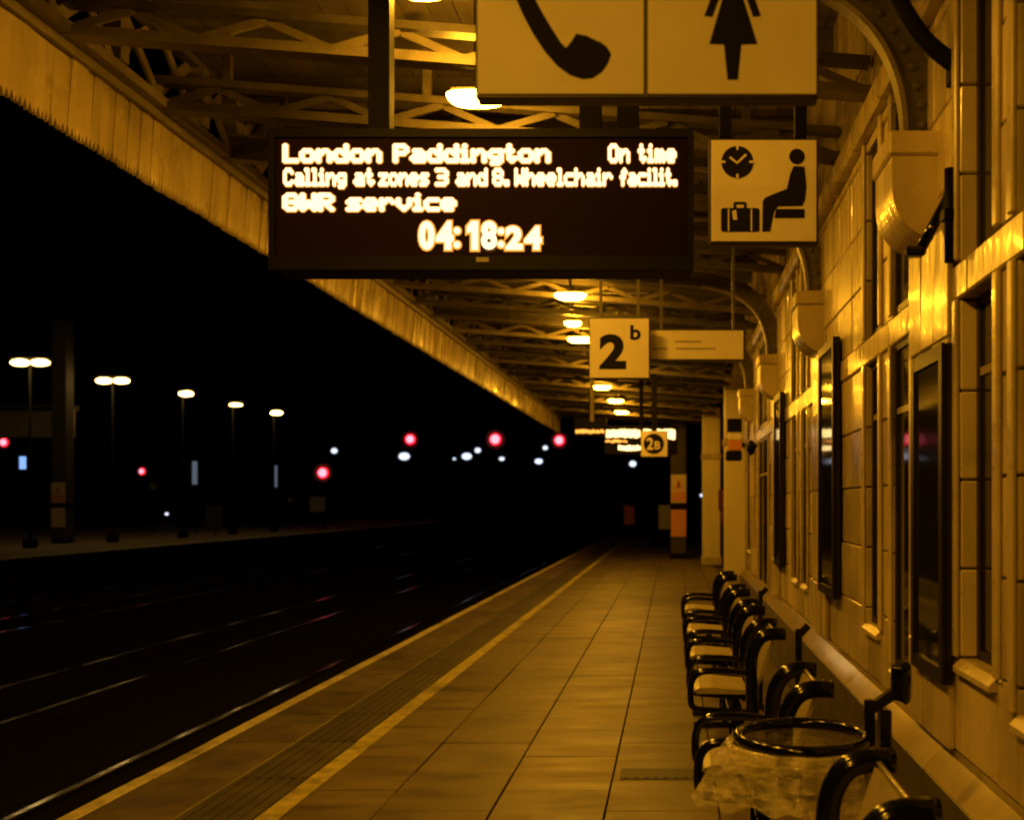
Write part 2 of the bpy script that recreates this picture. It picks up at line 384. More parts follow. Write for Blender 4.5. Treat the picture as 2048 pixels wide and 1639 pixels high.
# corbels
CY = [4.32 + 3.13*k for k in range(4)]
for y in CY:
    prof = [(-0.19,3.06)] + [(-0.19*math.cos(a), 2.93 - 0.21*math.sin(a)) for a in [math.pi/2*k/14 for k in range(15)]] + [(0.02,2.72),(0.02,3.06)]
    cb = MB().prism(prof, lambda u, v, q, y=y: (u, y-0.17+q, v), 0.34).build('corbel', 'tile', bd)
    MB().cbox(-0.205, 0.02, y-0.18, y+0.18, 3.063, 3.165, 0.01).build('corbel_cap', 'tile', cb)
    for (z0, z1) in ((0.662, 1.028), (1.032, 1.708), (1.712, 2.268), (2.272, 2.715)):
        for (ya, yb) in ((y-0.43, y-0.212), (y-0.208, y-0.012), (y-0.008, y+0.19)):
            o = obj('pilaster_block', MB().cbox(-0.03, -0.001, 0, yb-ya, 0, z1-z0, 0.006).mesh('pilaster_block', 'tile'), bd, (random.uniform(-0.005, 0.001), ya, z0))
            o.rotation_euler = (0, random.uniform(-0.015, 0.015), random.uniform(-0.03, 0.03))
# set back wall and pale piers at the far end of the building
MB().box(0.35, 4.0, 15.203, 25.9, -0.05, 5.2).build('recessed_wall', 'tile_plain', bd)
for (x0, x1, ya, yb) in ((-0.07, 0.349, 19.7, 20.2), (-0.32, 0.14, 26.0, 26.5)):
    pr_ = MB().cbox(x0, x1, ya, yb, 0.0, 4.1, 0.02).build('end_pier', 'pale_paint', bd)
    MB().cbox(x0-0.03, x1 if x1 > 0.3 else x1+0.03, ya-0.03, yb+0.03, 0.0, 0.22, 0.02).build('pier_base', 'tile_plain', pr_)
    MB().cbox(x0-0.03, x1 if x1 > 0.3 else x1+0.03, ya-0.03, yb+0.03, 2.75, 2.9, 0.02).build('pier_cap', 'tile_plain', pr_)

# poster cases hung on the wall
pc_lab = ['dark framed poster case on the tiled wall under the nearest corbel', 'tall black framed poster case under the second corbel', 'narrow dark poster case on the tiled wall under the third corbel']
for i, (a, b, c, d, pr) in enumerate([(3.86,4.36,0.92,2.24,0.034),(6.47,7.14,1.0,2.70,0.036),(9.7,10.3,1.0,2.70,0.034)]):
    t = thing('poster_case', pc_lab[i], 'poster case', (XW-0.013, a, c), 'poster cases')
    MB().cbox(-pr, -0.001, 0, b-a, 0, d-c, 0.006).build('case', 'case_frame', t)
    MB().box(-pr-0.004, -pr-0.001, 0.05, b-a-0.05, 0.06, d-c-0.06).build('pane', 'glass_dark', t)
    f = MB(); w = b-a; h = d-c
    f.box(-pr-0.016, -pr-0.001, 0.0, 0.048, 0.0, h).box(-pr-0.016, -pr-0.001, w-0.048, w, 0, h).box(-pr-0.015, -pr-0.001, 0.048, w-0.048, 0, 0.058).box(-pr-0.015, -pr-0.001, 0.048, w-0.048, h-0.058, h)
    f.build('frame', 'case_frame', t)

# ================================================================== canopy
XV = -3.40
cn = thing('platform_canopy', 'steel trussed station canopy with serrated board valance over the platform', 'canopy', (0, 0, 3.7))
def up(o): o.location = (o.location[0], o.location[1], o.location[2] - 3.7); return o
YC0, YC1 = 1.2, 30.0
def zc(x): return 4.20 - 0.075*(x - XV)           # bottom chord height
# roof boarding
nb = 27; x = XV - 0.15; bw = (XW + 0.12 - x) / nb
for k in range(nb):
    up(MB().box(x + k*bw + 0.004, x + (k+1)*bw - 0.004, YC0, YC1, 4.86 + random.uniform(0, 0.006), 4.90).build('roof_board', 'roof_board', cn))
up(MB().box(x - 0.1, XW + 0.2, YC0, YC1, 4.905, 4.96).build('roof_deck', 'roof_board', cn))
# rafters
y = YC0 + 0.2
while y < YC1:
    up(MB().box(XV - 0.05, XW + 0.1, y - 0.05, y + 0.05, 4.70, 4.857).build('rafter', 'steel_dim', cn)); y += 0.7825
# brackets and main trusses at the corbels, light trusses between them
def bracket(y, rivets):
    pts = bez([(1.0,0,3.165),(0.99,0,3.32),(0.955,0,3.47),(0.885,0,3.61),(0.77,0,3.735),(0.60,0,3.83),(0.36,0,3.895),(0.0,0,zc(0.0))], 4)
    pts += [Vector((x_, 0, zc(x_))) for x_ in (-1.0, -2.2, XV + 0.05)]
    def sweep(o0, o1, w):
        v = []; f = []
        for i, p_ in enumerate(pts):
            d = (pts[min(i+1, len(pts)-1)] - pts[max(i-1, 0)]).normalized(); nrm = Vector((d.z, 0, -d.x))  # outward (towards wall/up)
            for (oo, s_) in ((o0,-1),(o0,1),(o1,1),(o1,-1)): v.append(p_ + nrm*oo + Vector((0, y + s_*w/2, 0)))
        for i in range(len(pts)-1):
            for k in range(4):
                k2 = (k+1) % 4; f.append((i*4+k, i*4+k2, (i+1)*4+k2, (i+1)*4+k))
        f += [(0,1,2,3), tuple(len(v)-4+k for k in (3,2,1,0))]
        return v, f
    b = up(MB().add(*sweep(-0.01, 0.012, 0.075)).build('bracket', 'steel_paint', cn))
    MB().add(*sweep(0.013, 0.15, 0.022)).build('web', 'steel_dim', b)
    MB().add(*sweep(0.151, 0.166, 0.06)).build('outer_flange', 'steel_paint', b)
    acc = MB(); L_ = 0
    for i in range(len(pts)-1):
        p_, q_ = pts[i], pts[i+1]
        if q_.x < -0.2: break
        if i % 2 == 0:
            d = (q_-p_).normalized(); nrm = Vector((d.z, 0, -d.x)); c = p_ + nrm*0.08
            if rivets: MB().ball((c.x, y - 0.011, c.z), 0.022, 8, 5, 1, 0.7, 1).build('rivet', 'steel_dim', b)
            else: acc.ball((c.x, y - 0.011, c.z), 0.022, 6, 4, 1, 0.7, 1)
    if not rivets: stuff(acc.build('rivets', 'steel_dim', b))
    return b
def truss(y, x1, depth, mm='steel_paint', pitch=0.74):
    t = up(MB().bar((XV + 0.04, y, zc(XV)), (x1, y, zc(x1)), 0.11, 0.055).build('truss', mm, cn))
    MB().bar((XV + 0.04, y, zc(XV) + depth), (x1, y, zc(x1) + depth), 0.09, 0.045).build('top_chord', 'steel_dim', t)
    n = max(2, int((x1 - XV) / (pitch/2))); st = (x1 - XV - 0.1) / n
    for k in range(n):
        xa = XV + 0.08 + k*st; xb = xa + st; e = 0.02
        za = zc(xa) + (e if k % 2 == 0 else depth - e); zb = zc(xb) + (depth - e if k % 2 == 0 else e)
        MB().bar((xa, y + (0.012 if k % 2 else -0.012), za), (xb, y + (0.012 if k % 2 else -0.012), zb), 0.02, 0.045).build('web_bar', mm, t)
    for xx in (XV + 0.5, -1.6, x1 - 0.6):
        MB().bar((xx, y, zc(xx) + depth + 0.02), (xx, y, 4.70), 0.05, 0.05).build('hanger', 'steel_dim', t)
for i, y in enumerate([CY[0] + 3.13*k for k in range(-1, 9)]):
    if y > YC0 + 0.1 and y < 14: bracket(y, i <= 2)
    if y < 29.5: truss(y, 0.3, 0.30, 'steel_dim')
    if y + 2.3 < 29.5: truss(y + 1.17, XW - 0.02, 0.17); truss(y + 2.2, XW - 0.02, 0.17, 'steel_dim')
# lattice girder just inside the valance
y = YC0
while y < YC1 - 0.5:
    y2 = min(y + 3.13, YC1)
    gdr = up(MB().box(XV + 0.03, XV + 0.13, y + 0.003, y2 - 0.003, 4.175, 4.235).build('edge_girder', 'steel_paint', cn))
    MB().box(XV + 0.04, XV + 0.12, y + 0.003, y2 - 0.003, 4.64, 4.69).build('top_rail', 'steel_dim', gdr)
    k = y
    while k < y2 - 0.2:
        kk = min(k + 0.52, y2)
        MB().bar((XV + 0.05, k + 0.03, 4.24), (XV + 0.05, kk - 0.02, 4.64), 0.075, 0.022, up=(1,0,0)).build('lattice_bar', 'steel_paint', gdr)
        MB().bar((XV + 0.10, k + 0.03, 4.64), (XV + 0.10, kk - 0.02, 4.24), 0.06, 0.02, up=(1,0,0)).build('lattice_bar', 'steel_paint', gdr)
        if int((k - y) / 0.52) % 2 == 0: MB().box(XV + 0.02, XV + 0.15, k + 0.0, k + 0.09, 4.2365, 4.638).build('upright', 'steel_paint', gdr)
        k += 0.52
    y = y2
# valance: vertical boards with pointed ends
BWD = 0.074
def board(jz):
    w = BWD + 0.002
    return MB().prism([(0, 0.06), (w*0.25, 0.0), (w*0.5, 0.055), (w*0.75, 0.0), (w, 0.06), (w, 0.50), (0, 0.50)], lambda u, v, q: (q, u, v), 0.02)
bme = board(0).mesh('valance_board', 'valance')
rest = MB(); y = 4.6; k = 0
while y < YC1:
    dx = random.uniform(-0.004, 0.004); dz = random.uniform(-0.006, 0.006)
    gap = 0.0
    if k < 298:
        o = up(obj('valance_board', bme, cn, (XV - 0.035 + dx, y, 3.70 + dz))); o.rotation_euler = (random.uniform(-0.006, 0.006), 0.075 + random.uniform(-0.025, 0.025), random.uniform(-0.10, 0.10))
    else:
        rest.prism([(0, 0.06), (0.018, 0.0), (0.036, 0.055), (0.053, 0.0), (0.071, 0.06), (0.071, 0.50), (0, 0.50)], lambda u, v, q, y=y, dx=dx, dz=dz: (XV + dx + q, y + u, 3.70 + dz + v), 0.02)
    y += BWD; k += 1
    if k % 18 == 0: y += 0.012
up(stuff(rest.build('valance_boarding', 'valance', cn)))
up(MB().box(XV - 0.07, XV + 0.028, YC0, YC1, 4.192, 4.26).build('gutter', 'steel_paint', cn))
up(MB().box(XV + 0.032, XV + 0.06, YC0, YC1, 4.12, 4.172).build('fascia_rail', 'steel_paint', cn))

# column at the end of the canopy with warning plates, and its twin across the tracks
def column(loc, h, lab, w=0.46):
    t = thing('canopy_column', lab, 'column', loc, 'canopy columns')
    MB().cbox(-w/2, w/2, -w/2, w/2, 0, h, 0.03).build('shaft', 'far_paint', t)
    MB().cbox(-w/2-0.02, w/2+0.02, -w/2-0.02, w/2+0.02, 0.0, 0.16, 0.02).build('base', 'post_dark', t)
    p1 = MB().cbox(-w/2+0.01, w/2-0.01, -w/2-0.03, -w/2-0.001, 1.62, 2.44, 0.005).build('warning_plate', 'warning_cream', t)
    MB().prism([(-0.15, 2.02), (0.15, 2.02), (0.0, 2.34)], lambda u, v, q: (u, -w/2-0.034+q, v), 0.003).build('warning_triangle', 'warning_orange', p1)
    MB().prism([(-0.03, 2.08), (0.03, 2.08), (0.01, 2.24), (-0.01, 2.24)], lambda u, v, q: (u, -w/2-0.038+q, v), 0.003).build('warning_mark', 'sign_black', p1)
    MB().box(-w/2+0.03, w/2-0.03, -w/2-0.034, -w/2-0.0305, 1.66, 1.95).build('plate_text_panel', 'warning_orange', p1)
    MB().cbox(-w/2-0.03, w/2+0.03, -w/2-0.04, w/2+0.03, 1.46, 1.60, 0.01).build('clamp_band', 'post_dark', t)
    MB().cbox(-w/2+0.01, w/2-0.01, -w/2-0.03, -w/2-0.001, 0.64, 1.42, 0.005).build('lower_plate', 'warning_orange' if w < 0.5 else 'warning_cream', t)
column((0.17, 29.3, 0), 4.75, 'cream column with orange warning plates at the far end of the near platform')
column((-24.7, 40.5, 0), 9.0, 'dim column with warning plate on the opposite platform', 0.58)

# ================================================================== canopy lamps
def lamp(x, y, z, lab, i, sc=1.0):
    t = thing('canopy_lamp', lab, 'lamp', (x, y, z), 'lamps under the canopy'); t.scale = (sc, sc, 1)
    MB().cbox(-0.15, 0.15, -0.06, 0.06, 0.046, 0.085, 0.012).build('housing', 'lamp_housing', t)
    d = MB()
    nu = 14; ax, ay, az = 0.18, 0.095, 0.06; v = []; f = []
    for j in range(4):
        e = math.pi/2*j/4
        for k in range(nu):
            a = 2*math.pi*k/nu; cc = math.copysign(abs(math.cos(a))**0.7, math.cos(a)); ss = math.copysign(abs(math.sin(a))**0.7, math.sin(a))
            v.append((ax*cc*math.cos(e)**0.6, ay*ss*math.cos(e)**0.6, 0.045 - az*math.sin(e)))
    v.append((0, 0, 0.045 - az))
    for j in range(3):
        for k in range(nu): f.append((j*nu+k, j*nu+(k+1) % nu, (j+1)*nu+(k+1) % nu, (j+1)*nu+k))
    for k in range(nu): f.append((3*nu+k, 3*nu+(k+1) % nu, 4*nu))
    f.append(tuple(range(nu)))
    d.add(v, f)
    d.build('diffuser', 'lamp_glow', t)
    MB().tube([(0, 0, 0.131), (0, 0, max(0.2, 4.69 - z))], 0.018, 8).build('stem', 'post_dark', t)
ld = [(845,-9,4.9,'lit canopy lamp cut off by the top edge of the picture'),(953,207,6.0,'large lit canopy lamp half hidden by the corner of the telephone sign'),
      (1140,597,11.35,'lit canopy lamp alone just below the departure board'),(1145,651,13.15,'small lit lamp between two larger canopy lamps, left of the platform number sign'),
      (1160,683,14.4,'lit canopy lamp touching the left edge of the platform 2b sign'),(1204,777,20.6,'round lit lamp just below the platform 2b sign'),
      (1231,804,23.7,'lit canopy lamp second lowest in the far row'),(1243,826,26.8,'lowest lit lamp of the row, just above the distant display')]
for i, (x, y, D, lab) in enumerate(ld):
    q = P(x, y, D); lamp(q[0], q[1], q[2], lab, i, 0.68 if i == 0 else 0.6 if i == 3 else 1)
for (x, y, lab) in ((-1.17, 9.1, 'canopy lamp hidden behind the departure board'), (-1.17, 17.5, 'canopy lamp hidden behind the platform 2b sign'),
                    (-1.17, 3.05, 'canopy lamp above the telephone sign, out of view'), (-1.17, 0.1, 'canopy lamp just behind the viewpoint'),
                    (-1.17, -2.8, 'second canopy lamp behind the viewpoint'), (-1.17, -5.7, 'third canopy lamp behind the viewpoint')):
    lamp(x, y, 4.0, lab, 0)

# ================================================================== pictogram signs
def sgn(x, y, D, Yf, cx): return None
def poly_on(parent, pts, D, th, lift, name, m, lab=None):
    mb = MB(); q = [P(x, y, D) for x, y in pts]
    mb.prism([(a[0], a[2]) for a in q], lambda u, v, w: (u - parent.location[0], D - parent.location[1] - lift - th + w, v - parent.location[2]), th)
    return mb.build(name, m, parent)
def circ(cx, cy, r, n=28): return [(cx + r*math.cos(2*math.pi*k/n), cy + r*math.sin(2*math.pi*k/n)) for k in range(n)]
def rect(x0, y0, x1, y1): return [(x0,y0),(x1,y0),(x1,y1),(x0,y1)]
def stroke(pts, w):
    L_, R_ = [], []
    for i, p_ in enumerate(pts):
        a = pts[max(i-1,0)]; b_ = pts[min(i+1,len(pts)-1)]; dx, dy = b_[0]-a[0], b_[1]-a[1]; l = math.hypot(dx, dy)
        L_.append((p_[0]-dy/l*w/2, p_[1]+dx/l*w/2)); R_.append((p_[0]+dy/l*w/2, p_[1]-dx/l*w/2))
    return L_ + R_[::-1]
D1 = 2.70
t = thing('hanging_sign', 'large hanging sign with telephone and woman symbols at the top of the picture', 'sign', (P(1294, 192, D1)[0], D1, P(0, 192, D1)[2]), 'pictogram signs')
def local_box(t, x0, x1, y0, y1, D, ya, yb, c=0.004):
    a = P(x0, y1, D); b = P(x1, y0, D); l = t.location
    return MB().cbox(a[0]-l[0], b[0]-l[0], ya-l[1], yb-l[1], a[2]-l[2], b[2]-l[2], c)
local_box(t, 949, 1638, -155, 196, D1, D1+0.003, D1+0.06).build('frame', 'sign_frame', t)
for (x0, x1) in ((956, 1287), (1295, 1632)): local_box(t, x0, x1, -148, 189, D1, D1-0.004, D1+0.0028, 0.001).build('panel', 'sign_face', t)
hs = [(1032,0),(1045,30),(1066,70),(1090,106),(1115,134),(1140,152),(1165,160),(1185,158),(1203,146),(1216,128),(1222,110),(1214,97),(1203,88),(1189,82),(1173,74),(1152,70),(1143,85),(1132,98),(1122,88),(1104,60),(1086,30),(1070,0),(1062,-25),(1068,-44),(1086,-52),(1084,-74),(1062,-100),(1040,-106),(1020,-96),(1012,-66),(1020,-30)]
poly_on(t, hs, D1, 0.002, 0.0045, 'telephone_symbol', 'sign_black')
wm = poly_on(t, [(1444,0),(1440,-8),(1424,36),(1408,34),(1428,-20),(1442,-52),(1452,-60),(1477,-60),(1488,-52),(1502,-20),(1521,34),(1505,36),(1490,-8),(1486,0),(1514,90),(1482,91),(1475,161),(1454,161),(1447,91),(1418,90)], D1, 0.002, 0.0045, 'woman_symbol', 'sign_black')
poly_on(t, circ(1465, -84, 18), D1, 0.002, 0.0045, 'woman_head', 'sign_black')
for x in (1100, 1480):
    q = P(x, -155, D1 + 0.03); MB().box(q[0]-0.03-t.location[0], q[0]+0.03-t.location[0], 0.01, 0.05, q[2]-t.location[2]-0.001, 4.70-t.location[2]).build('hanger', 'post_dark', t)

D2 = 4.25
t = thing('hanging_sign', 'square waiting room sign with clock, seated figure and suitcase beside the departure board', 'sign', (P(1527, 485, D2)[0], D2, P(0, 489, D2)[2]), 'pictogram signs')
local_box(t, 1417, 1637, 276, 489, D2, D2+0.003, D2+0.06).build('frame', 'sign_frame', t)
local_box(t, 1422, 1632, 281, 483, D2, D2-0.004, D2+0.0028, 0.001).build('panel', 'sign_face', t)
k = 2.927
def c3(pts): return [(1350 + x/k, y/k) for x, y in pts]
poly_on(t, circ(1474, 325, 32), D2, 0.002, 0.0045, 'clock_symbol', 'sign_black')
poly_on(t, stroke(c3([(318,924),(361,958),(414,908)]), 4.6), D2, 0.002, 0.007, 'clock_hands', 'sign_face')
for a in range(4):
    ca, sa = math.cos(a*math.pi/2), math.sin(a*math.pi/2)
    poly_on(t, stroke([(1474+ca*24, 325+sa*24), (1474+ca*33, 325+sa*33)], 4.5), D2, 0.002, 0.007, 'clock_tick', 'sign_face')
poly_on(t, circ(1593, 314, 15.5), D2, 0.002, 0.0045, 'figure_head', 'sign_black')
poly_on(t, c3([(692,975),(755,978),(766,1095),(758,1170),(742,1207),(600,1210),(577,1240),(553,1356),(508,1358),(511,1182),(522,1162),(545,1150),(652,1108),(672,1020)]), D2, 0.002, 0.0045, 'seated_figure', 'sign_black')
poly_on(t, c3([(588,1226),(755,1226),(755,1278),(580,1278)]), D2, 0.002, 0.0045, 'bench_symbol', 'sign_black')
poly_on(t, c3([(278,1220),(340,1220),(340,1192),(350,1184),(408,1184),(417,1192),(417,1220),(482,1220),(491,1230),(491,1348),(482,1358),(278,1358),(267,1348),(267,1230)]), D2, 0.002, 0.0045, 'suitcase_symbol', 'sign_black')
poly_on(t, c3([(358,1202),(400,1202),(400,1220),(358,1220)]), D2, 0.002, 0.007, 'suitcase_handle_gap', 'sign_face')
for x in (311, 445): poly_on(t, c3(rect(x-4, 1226, x+4, 1356)), D2, 0.002, 0.007, 'suitcase_strap', 'sign_face')
poly_on(t, c3([(332,1238),(355,1232),(362,1290),(338,1290)]), D2, 0.002, 0.007, 'suitcase_tag', 'sign_face')
for x in (1450, 1600):
    q = P(x, 276, D2 + 0.03); MB().box(q[0]-0.025-t.location[0], q[0]+0.025-t.location[0], 0.01, 0.05, q[2]-t.location[2]-0.001, 4.70-t.location[2]).build('hanger', 'post_dark', t)

D3 = 8.0
t = thing('hanging_sign', 'square platform number sign reading 2b', 'sign', (P(1238, 757, D3)[0], D3, P(0, 757, D3)[2]), 'platform number signs')
local_box(t, 1177, 1299, 635, 757, D3, D3+0.003, D3+0.08).build('frame', 'sign_frame', t)
local_box(t, 1179, 1297, 637, 755, D3, D3-0.004, D3+0.0028, 0.001).build('panel', 'sign_face', t)
def put_text(t, txt, x0, x1, y0, y1, D, m, lift=0.0045, off=0.0, name='lettering'):
    s = D/2000
    me = text_mesh(txt, 1.0, m, 0.004, off, 1.0, (x1-x0)*s, (y1-y0)*s)
    o = obj(name, me, t); q = P(x0, y1, D); o.location = (q[0]-t.location[0], D - lift - 0.001 - t.location[1], q[2]-t.location[2]); return o
put_text(t, '2', 1198, 1252, 668, 738, D3, 'sign_black', off=0.045, name='numeral')
put_text(t, 'b', 1260, 1281, 650, 680, D3, 'sign_black', off=0.03, name='letter')
q = P(1180, 757, D3)
MB().box(-0.235, -0.205, 0.01, 0.05, -0.001 - 0.34, -0.001).build('drop_rod', 'steel_paint', t)
for x in (-0.15, 0.15): MB().box(x-0.012, x+0.012, 0.02, 0.05, 0.49, 4.70 - t.location[2]).build('hanger', 'steel_dim', t)

D4 = 8.3
t = thing('hanging_sign', 'wide white direction sign with faint small text right of the platform 2b sign', 'sign', (P(1394, 720, D4)[0], D4, P(0, 720, D4)[2]))
local_box(t, 1299, 1489, 657, 721, D4, D4+0.003, D4+0.09).build('frame', 'sign_frame', t)
local_box(t, 1301, 1486, 661, 718, D4, D4-0.004, D4+0.0028, 0.001).build('panel', 'sign_face', t)
mat('print_faint', (0.28, 0.24, 0.17), 0.6)
for (x0, x1, yy) in ((1350, 1402, 683), (1352, 1430, 697), (1305, 1335, 697)):
    pr = MB(); x = x0
    while x < x1:
        w = random.uniform(2.5, 5); a = P(x, yy + 2.2, D4); b = P(min(x + w, x1), yy - 1.6, D4)
        pr.box(a[0]-t.location[0], b[0]-t.location[0], -0.0065, -0.0045, a[2]-t.location[2], b[2]-t.location[2]); x += w + 1
    pr.build('printed_line', 'print_faint', t)
for x in (-0.3, 0.3): MB().box(x-0.012, x+0.012, 0.02, 0.05, 0.255, 4.70 - t.location[2]).build('hanger', 'steel_dim', t)

D5 = 18.0
t = thing('hanging_sign', 'distant square sign with 2B in a black disc, in front of the far display', 'sign', (P(1308, 913, D5)[0], D5, P(0, 913, D5)[2]), 'platform number signs')
local_box(t, 1281, 1335, 861, 913, D5, D5+0.003, D5+0.08).build('frame', 'sign_frame', t)
local_box(t, 1282, 1334, 862, 912, D5, D5-0.004, D5+0.0028, 0.001).build('panel', 'sign_face', t)
poly_on(t, circ(1307, 887, 20.5), D5, 0.003, 0.0045, 'disc', 'sign_black')
put_text(t, '2', 1293, 1306, 875, 899, D5, 'sign_face', 0.010, 0.02, 'numeral'); put_text(t, 'B', 1309, 1320, 882, 898, D5, 'sign_face', 0.010, 0.02, 'letter')
MB().box(-0.05, 0.05, 0.02, 0.07, 0.46, 4.70 - t.location[2]).build('hanger', 'post_dark', t)

# ================================================================== departure boards
F = {'L':'10000 10000 10000 10000 10000 10000 11111','o':'00000 00000 01110 10001 10001 10001 01110','n':'00000 00000 10110 11001 10001 10001 10001',
'd':'00001 00001 01101 10011 10001 10001 01111','P':'11110 10001 10001 11110 10000 10000 10000','a':'00000 00000 01110 00001 01111 10001 01111',
'i':'010 000 110 010 010 010 111','g':'00000 00000 01111 10001 10001 01111 00001 01110','t':'0100 0100 1110 0100 0100 0101 0010','O':'01110 10001 10001 10001 10001 10001 01110',
'm':'00000 00000 11010 10101 10101 10101 10101','e':'00000 00000 01110 10001 11111 10000 01110','C':'01110 10001 10000 10000 10000 10001 01110','l':'110 010 010 010 010 010 111',
'z':'00000 00000 11111 00010 00100 01000 11111','s':'00000 00000 01111 10000 01110 00001 11110','3':'11110 00001 00001 01110 00001 00001 11110','8':'01110 10001 10001 01110 10001 10001 01110',
'.':'00 00 00 00 00 11 11','W':'10001 10001 10001 10101 10101 11011 10001','h':'10000 10000 10110 11001 10001 10001 10001','c':'00000 00000 01111 10000 10000 10000 01111',
'r':'00000 00000 10110 11001 10000 10000 10000','f':'0010 0101 0100 1110 0100 0100 0100','G':'01110 10001 10000 10111 10001 10001 01110','R':'11110 10001 10001 11110 10100 10010 10001',
'v':'00000 00000 10001 10001 10001 01010 00100',' ':'000 000 000 000 000 000 000'}
def dots(t, txt, x0, x1, ytop, pitch_y, D, r_core, r_halo, name):
    cells = []; c = 0
    for ch in txt:
        rows = F[ch].split(); w = len(rows[0])
        for j, row in enumerate(rows):
            for i_, b_ in enumerate(row):
                if b_ == '1': cells.append((c + i_, j))
        c += w + 1
    tot = c - 1; px_ = (x1 - x0) / (tot - 1) if tot > 1 else 1
    s = D / 2000; l = t.location
    core, halo = MB(), MB()
    for (i_, j) in cells:
        q = P(x0 + i_*px_, ytop + j*pitch_y, D); cx, cz = q[0]-l[0], q[2]-l[2]; n = 8
        for (mb, r, ya, yb) in ((halo, r_halo, D-l[1]-0.0035, D-l[1]-0.001), (core, r_core, D-l[1]-0.009, D-l[1]-0.0036)):  # wider orange disc behind each dot stands in for its bloom
            rx = r*max(px_, pitch_y*0.75)*s; rz = r*pitch_y*s
            jj = ((i_ + j*3) % 7)*0.00012
            v = [(cx + rx*math.cos(2*math.pi*k/n + .39), y_ - jj, cz + rz*math.sin(2*math.pi*k/n + .39)) for y_ in (ya, yb) for k in range(n)]
            mb.add(v, [tuple(range(n))[::-1]] + [(k, (k+1) % n, n+(k+1) % n, n+k) for k in range(n)])
    o = stuff(halo.build(name, 'led_halo', t)); stuff(core.build('lit_dots', 'led_core', o)); return o
D6 = 4.6
t = thing('departure_board', 'black hanging departure board showing London Paddington and the time 04:18:24', 'departure board', (P(962, 540, D6)[0], D6, P(0, 540, D6)[2]), 'departure boards')
bx = local_box(t, 538, 1387, 259, 540, D6, D6+0.012, D6+0.20, 0.01).build('case', 'case_black', t)
local_box(t, 552, 1374, 276, 512, D6, D6-0.0005, D6+0.0118, 0.0004).build('screen', 'case_window', t)
f = MB(); l = t.location
for (x0, x1, y0, y1) in ((538, 551, 259, 540), (1375, 1387, 259, 540), (551.3, 1374.7, 259, 275.5), (551.3, 1374.7, 512.5, 540)):
    a = P(x0, y1, D6); b = P(x1, y0, D6); f.box(a[0]-l[0], b[0]-l[0], -0.012, 0.0115, a[2]-l[2], b[2]-l[2])
f.build('bezel', 'case_black', t)
a = P(953, 525, D6); b = P(978, 516, D6)
MB().box(a[0]-l[0], b[0]-l[0], -0.015, -0.0125, a[2]-l[2], b[2]-l[2]).build('maker_plate', 'dim_grey', t)
dots(t, 'London', 571, 759, 293, 4.9, D6, 1.0, 1.42, 'text_line'); dots(t, 'Paddington', 791, 1096, 293, 4.9, D6, 1.0, 1.42, 'text_line')
dots(t, 'On time', 1219, 1349, 293, 4.9, D6, 0.95, 1.36, 'text_line')
dots(t, 'Calling', 570, 690, 341, 4.7, D6, 0.95, 1.36, 'text_line'); dots(t, 'at', 710, 746, 341, 4.7, D6, 0.95, 1.36, 'text_line')
dots(t, 'zones', 760, 855, 341, 4.7, D6, 0.95, 1.36, 'text_line'); dots(t, '3', 874, 893, 341, 4.7, D6, 0.95, 1.36, 'text_line')
dots(t, 'and', 914, 972, 341, 4.7, D6, 0.95, 1.36, 'text_line'); dots(t, '8.', 988, 1015, 341, 4.7, D6, 0.95, 1.36, 'text_line')
dots(t, 'Wheelchair', 1032, 1222, 341, 4.7, D6, 0.95, 1.36, 'text_line'); dots(t, 'facilit.', 1242, 1351, 341, 4.7, D6, 0.95, 1.36, 'text_line')
dots(t, 'GWR', 571, 664, 391, 4.7, D6, 1.0, 1.42, 'text_line'); dots(t, 'service', 697, 908, 391, 4.7, D6, 1.0, 1.42, 'text_line')
for (txt, x0, x1, y0, y1) in (('0', 838, 869, 443, 500), ('4', 872, 907, 443, 500), ('8', 962, 994, 443, 500), ('2', 1011, 1045, 453, 500), ('4', 1049, 1083, 453, 500)):
    put_text(t, txt, x0, x1, y0, y1, D6, 'led_core', 0.006, 0.05, 'clock_digit')
    o2 = put_text(t, txt, x0-3.5, x1+3.5, y0-3.5, y1+3.5, D6, 'led_halo', 0.0015, 0.10, 'digit_halo'); o2.scale = (1, 0.4, 1)  # larger orange copy builds the glow around the digit
poly_on(t, [(943,443),(956,443),(956,500),(943,500),(943,463),(934,467),(934,455)], D6, 0.004, 0.004, 'clock_digit', 'led_core')
poly_on(t, [(941,439),(960,439),(960,504),(939,504),(939,469),(930,472),(930,452)], D6, 0.002, 0.0012, 'digit_halo', 'led_halo')
for (x, y) in ((914, 462), (914, 490), (1002, 463), (1002, 489)):
    poly_on(t, circ(x, y, 6.5, 12), D6, 0.004, 0.004, 'colon_dot', 'led_core'); poly_on(t, circ(x, y, 10, 12), D6, 0.002, 0.0011, 'dot_halo', 'led_halo')
for x in (762, 1181, 1256):
    q = P(x, 259, D6 + 0.1); w = 0.05
    MB().box(q[0]-w-l[0], q[0]+w-l[0], 0.06, 0.14, q[2]-l[2]-0.03, 4.70-l[2]).build('hanger', 'post_dark', t)

